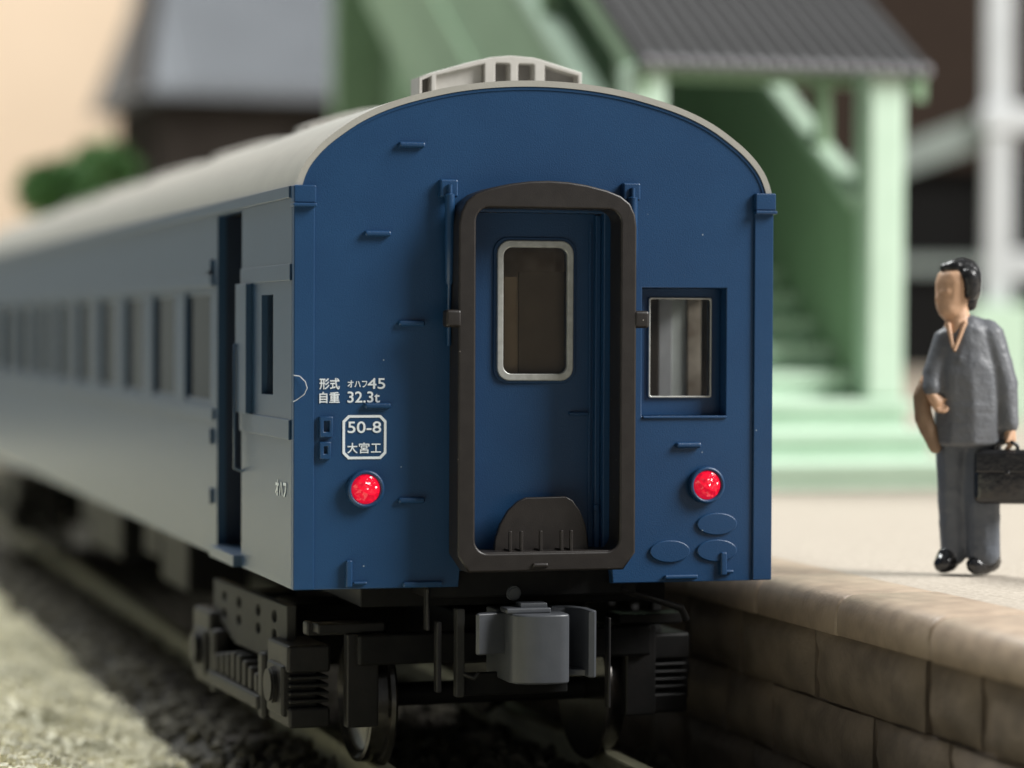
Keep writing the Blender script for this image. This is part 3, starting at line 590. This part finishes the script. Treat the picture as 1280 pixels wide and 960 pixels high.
bodyo = blob('body', body, SKIN, man, 0.0095, 3)
jacket = [((-0.02, 0, 1.40), (-0.02, 0, 1.20), 0.17, 0.21, (1.0, 0.78, 1)), ((-0.02, 0, 1.20), (0.0, 0, 1.02), 0.215, 0.218, (1.0, 0.78, 1)), ((0.0, 0, 1.02), (0.0, 0, 0.785), 0.222, 0.230, (1.0, 0.80, 0.12)),
          ((-0.10, 0.02, 1.47), (0.10, 0.0, 1.455), 0.065, 0.085), ((0.02, 0.05, 1.50), (0.06, 0.06, 1.46), 0.06, 0.07),
          ((0.115, -0.01, 1.43), (0.20, -0.05, 1.15), 0.094, 0.082), ((0.20, -0.05, 1.15), (0.222, -0.10, 0.905), 0.082, 0.060),
          ((-0.155, -0.01, 1.41), (-0.235, -0.05, 1.20), 0.075, 0.066), ((-0.235, -0.05, 1.20), (-0.245, -0.09, 1.12), 0.064, 0.056),
          ((-0.02, -0.095, 1.49), (-0.085, -0.135, 1.29), 0.02, 0.016)]
blob('jacket', jacket, SUIT, man, 0.012, 6, 0.008)
blob('trousers', legs + [((-0.06, 0.01, 0.86), (0.06, 0, 0.86), 0.12, 0.13)], TROU, man, 0.012, 6, 0.008)
blob('shirt_collar', [((-0.145, -0.075, 1.50), (-0.125, -0.125, 1.37), 0.018, 0.012), ((-0.05, -0.095, 1.51), (-0.115, -0.135, 1.35), 0.018, 0.012)], SKIN, man, 0.0045, 1)
hairp = [((-0.03, 0.01, 1.80), (-0.015, 0.015, 1.71), 0.098, 0.086), ((-0.11, 0.0, 1.83), (-0.05, 0.01, 1.825), 0.058, 0.085), ((-0.165, -0.02, 1.845), (-0.10, -0.03, 1.85), 0.028, 0.045),
         ((-0.02, -0.06, 1.79), (-0.012, -0.062, 1.69), 0.058, 0.046), ((-0.005, 0.03, 1.69), (0.0, 0.03, 1.63), 0.068, 0.05)]
blob('hair', hairp, HAIR, man, 0.010, 3, 0.012)
blob('shoe', [((-0.115, 0.04, 0.075), (-0.155, -0.01, 0.06), 0.072, 0.06), ((-0.10, 0.03, 0.12), (-0.12, 0.03, 0.09), 0.07, 0.075)], SHOE, man, 0.012, 2, 0.015)
blob('shoe', [((0.115, 0.0, 0.08), (0.03, -0.075, 0.055), 0.085, 0.06), ((0.10, -0.02, 0.13), (0.10, -0.02, 0.09), 0.092, 0.09)], SHOE, man, 0.012, 2, 0.018)
blob('folded_coat', [((-0.25, -0.03, 1.19), (-0.30, -0.05, 1.06), 0.045, 0.055), ((-0.30, -0.05, 1.06), (-0.285, -0.05, 0.94), 0.055, 0.06), ((-0.285, -0.05, 0.94), (-0.215, -0.05, 0.76), 0.06, 0.04)], COAT, man, 0.011, 4, 0.012)
case = thing('briefcase', 'black glossy briefcase hanging from the hand of the grey suited figure', 'briefcase', (2.975, 0.17, ZP + 0.43), math.radians(-24))
bm = bmesh.new(); add_box(bm, (-0.19, -0.075, 0), (0.20, 0.075, 0.325), 0.045, 4)
obj('case_body', bm_mesh(bm, ang=50), CASE, case)
obj('case_flap', box((-0.185, -0.085, 0.19), (0.195, -0.06, 0.31), 0.012, 3), CASE, case)
obj('clasp', box((-0.01, -0.096, 0.175), (0.02, -0.08, 0.20), 0.008), CASE, case)
obj('handle', tube([(-0.07, 0, 0.31), (-0.065, 0, 0.352), (-0.03, 0, 0.37), (0.03, 0, 0.37), (0.065, 0, 0.352), (0.07, 0, 0.31)], 0.013), CASE, case)

# ------------------------------------------------------------------ green footbridge
fb = thing('footbridge', 'pale green covered footbridge staircase with dark ribbed roof', 'footbridge', (0, 0, ZP))
FX0, FX1, FY = 4.1, 6.15, 9.9
dz = -ZP
SL = 0.56
def sloped(x0, x1, y0, y1, za0, za1, rise):      # prism with sloped top and bottom, z at y0 = za0..za1
    bm = bmesh.new(); vs = []
    for x in (x0, x1):
        vs.append([bm.verts.new((x, y0, za0)), bm.verts.new((x, y0, za1)), bm.verts.new((x, y1, za1 + rise)), bm.verts.new((x, y1, za0 + rise))])
    bm.faces.new(vs[0]); bm.faces.new(vs[1][::-1])
    for i in range(4): bm.faces.new((vs[0][i], vs[0][(i + 1) % 4], vs[1][(i + 1) % 4], vs[1][i]))
    return bm_mesh(bm)
def fpart(name, me, m, parent=None): me.transform(Matrix.Translation((0, 0, dz))); return obj(name, me, m, parent or fb)
for i, (y, x1) in enumerate(((8.75, 6.75), (9.15, 6.65), (9.55, 6.58))):        # broad bottom steps
    z = ZP + 0.27 * i
    s_ = fpart('step', box((3.7, y + 0.07, z - 0.001 if i else z), (x1 - 0.05, y + 1.2, z + 0.14), 0.01), GREENL)
    fpart('nosing', box((3.68, y, z + 0.14), (x1, y + 1.2, z + 0.27), 0.04, 3), GREENL, s_)
for i in range(22):
    y = FY + 0.05 + 0.46 * i; z = 1.89 + 0.2576 * i
    s_ = fpart('step', box((FX0 + 0.05, y + 0.05, z - 0.10), (FX1 - 0.03, y + 0.56, z + 0.15), 0.008), GREENL)
    fpart('nosing', box((FX0 + 0.05, y, z + 0.15), (FX1 - 0.03, y + 0.56, z + 0.2576), 0.02), GREENL, s_)
for nm, x0, x1 in (('side_panel', FX0 - 0.06, FX0 + 0.05), ('side_panel', FX1 - 0.03, FX1 + 0.06)):
    L = 12.2
    p_ = fpart(nm, sloped(x0, x1, FY, FY + L, 1.6, 3.72, SL * L), GREEN)
    fpart('rail_cap', sloped(x0 - 0.07, x1 + 0.05, FY - 0.02, FY + L, 3.72, 3.86, SL * L), GREENL, p_)
    fpart('stringer', sloped(x0 - 0.04, x1 + 0.03, FY, FY + L, 1.62, 2.02, SL * L), GREEN, p_)
    fpart('lower_panel', sloped(x0 + 0.02, x1 - 0.02, FY + 1.5, FY + L, 1.05, 1.62 + 0.84, SL * (L - 1.5)), GREEN, p_)
    for k, yy in enumerate((0.9, 3.6, 6.3, 9.0, 11.6)):
        zc = 3.86 + SL * yy
        fpart('roof_post', box((x0 - 0.01, FY + yy, zc - 0.1), (x1 + 0.01, FY + yy + 0.16, zc + 1.2)), GREEN, p_)
fpart('front_post', box((FX1 - 0.02, FY - 0.28, 1.89), (FX1 + 0.36, FY + 0.10, 5.02), 0.05, 3), GREENL)
fpart('front_post', box((FX0 - 0.36, FY - 0.28, 1.89), (FX0 + 0.0, FY + 0.10, 5.02), 0.05, 3), GREENL)
RL = 12.8; ry = FY - 0.35
roofp = fpart('roof', sloped(3.80, 6.72, ry, ry + RL, 4.98, 5.06, SL * RL), TILE)
fpart('fascia', box((3.93, ry + 0.70, 4.92), (6.59, ry + 0.80, 5.36), 0.01), GREEN, roofp)
fpart('barge_board', sloped(3.82, 3.92, ry + 0.05, ry + RL, 4.74, 4.978, SL * RL), GREEN, roofp)
fpart('barge_board', sloped(6.60, 6.70, ry + 0.05, ry + RL, 4.74, 4.978, SL * RL), GREEN, roofp)
rb = tube([(0, ry - 0.05, 5.055 - SL * 0.05 + dz), (0, ry + RL, 5.055 + SL * RL + dz)], 0.05, 3)
bm = bmesh.new(); bmesh.ops.create_uvsphere(bm, u_segments=12, v_segments=8, radius=0.062); re_ = bm_mesh(bm, ang=80)
for i in range(19):
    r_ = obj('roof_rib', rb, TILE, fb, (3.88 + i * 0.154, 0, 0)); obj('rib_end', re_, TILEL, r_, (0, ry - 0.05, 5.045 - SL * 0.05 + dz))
fpart('landing_tower', boxes([((4.0, FY + 13.65, ZP), (6.3, FY + 13.95, 15.0)), ((4.7, FY + 12.2, ZP), (4.9, FY + 13.6, 15.0))]), GREEN)

# ------------------------------------------------------------------ things behind
tanb = thing('tan_building', 'plain tan plastered building far behind the grey tiled house', 'building', (-12, 66, -0.42))
obj('wall', box((9, 0, 0), (19.3, 8, 24)), TAN, tanb)
obj('parapet', box((8.8, -0.2, 24), (19.5, 8.2, 24.5)), TAN, tanb)
rw = obj('room_wall', box((-75, 75.5, -0.42), (75, 76.5, 45)), RWALL); rw['kind'] = 'structure'
hs = thing('tiled_house', 'dark walled house with grey tiled roof behind the coach', 'house', (3.7, 40, -0.42))
obj('wall', box((0.5, 0.9, 0), (9.5, 7, 7.6)), DARKW, hs)
bm = bmesh.new()
v = [bm.verts.new(p) for p in ((-0.1, 0, 7.55), (10, 0, 7.55), (10, 0.05, 7.75), (-0.1, 0.05, 7.75), (1.0, 4.0, 11.2), (10, 4.0, 11.2), (0.0, 8, 7.7), (10, 8, 7.7))]
for f in ((0, 1, 2, 3), (3, 2, 5, 4), (4, 5, 7, 6), (0, 3, 4, 6), (1, 7, 5, 2), (0, 6, 7, 1)): bm.faces.new([v[i] for i in f])
rf = obj('roof', bm_mesh(bm), GROOF, hs)
rt = tube([(0, 0.05, 7.77), (0, 4.0, 11.22)], 0.07, 2)
for i in range(28): obj('tile_row', rt, GROOF, rf, (1.1 + i * 0.32, 0, 0))
obj('verge_board', tube([(-0.02, 0.0, 7.7), (1.0, 4.0, 11.2)], 0.16, 2), DARKW, rf)
for i in range(3): obj('window', box((1.2 + i * 2.5, 0.86, 4.4), (2.6 + i * 2.5, 0.899, 6.2)), DARKO, hs)
def bush(loc, rx, rz, n, label, stem):
    b = thing('garden_tree', label, 'tree', loc)
    R = np.random.default_rng(int(abs(loc[1]) * 10)); bm = bmesh.new()
    for k in range(n):
        d = R.normal(size=3); d /= np.linalg.norm(d); r = R.uniform(0.35, 1) ** 0.5 * R.uniform(0.75, 1.1)
        p = Vector((d[0] * rx * r, d[1] * rx * r, stem + rz + d[2] * rz * r)); q = Vector(R.normal(size=3)).normalized(); t = q.orthogonal().normalized(); u = q.cross(t)
        s = R.uniform(0.06, 0.13)
        bm.faces.new([bm.verts.new(p + t * s), bm.verts.new(p + u * s * 0.5), bm.verts.new(p - t * s), bm.verts.new(p - u * s * 0.5)])
    me = bpy.data.meshes.new('l'); bm.to_mesh(me); bm.free(); obj('crown', me, LEAF, b)
    obj('trunk', tube([(0, 0, 0), (0.05, 0, stem * 0.6), (0, 0.05, stem + rz)], 0.12, 3, radii=[1, 0.7, 0.3]), BARK, b)
bush((0.30, 25.0, -0.42), 0.62, 0.46, 1500, 'small round dark green tree behind the coach roof beside the tan building', 4.45)
bush((1.25, 27.5, -0.42), 0.55, 0.5, 700, 'sparser small green tree between the round tree and the tiled house', 4.85)
bld = thing('brick_building', 'dark brown brick building with black openings beyond the platform', 'building', (19.0, 40.5, ZP), math.radians(-16))
obj('wall', box((-1.5, 0, 5.0), (9, 6, 16)), BRICK, bld)
obj('opening_shade', box((-1.5, 0.6, 0.6), (9, 6, 5.0)), DARKO, bld)  # solid block painted black for the shade inside the open front
obj('plinth', box((-1.6, -0.1, 0), (9, 6, 0.6)), PLAT, bld)
obj('brick_bay', box((4.7, -1.4, 3.6), (9, 0.0, 16)), PINK, bld)
obj('floor_band', box((-1.5, 0.2, 2.75), (4.3, 0.599, 3.0)), TEAL, bld)
wp = thing('white_frame', 'white steel post with cross beams in front of the brown brick building', 'post', (15.4, 26.0, ZP), math.radians(-16))
obj('post', box((-0.19, -0.19, 1.9), (0.19, 0.19, 12), 0.03), WPOST, wp)
obj('post_base', box((-0.5, -0.4, 0), (0.5, 0.4, 1.9), 0.03), GREENL, wp)
obj('cross_beam', box((-0.28, -0.28, 4.66), (2.4, 0.28, 5.06), 0.03), WPOST, wp)
obj('cross_beam', box((0.24, -0.2, 2.3), (2.4, 0.2, 2.75), 0.03), WPOST, wp)
bm = bmesh.new(); add_box(bm, (-2.4, -0.15, -0.28), (0, 0.15, 0.22), 0.02)
obj('sloping_beam', bm_mesh(bm), TEAL, wp, (-0.25, 0.1, 4.72), (0, math.radians(-20), 0))
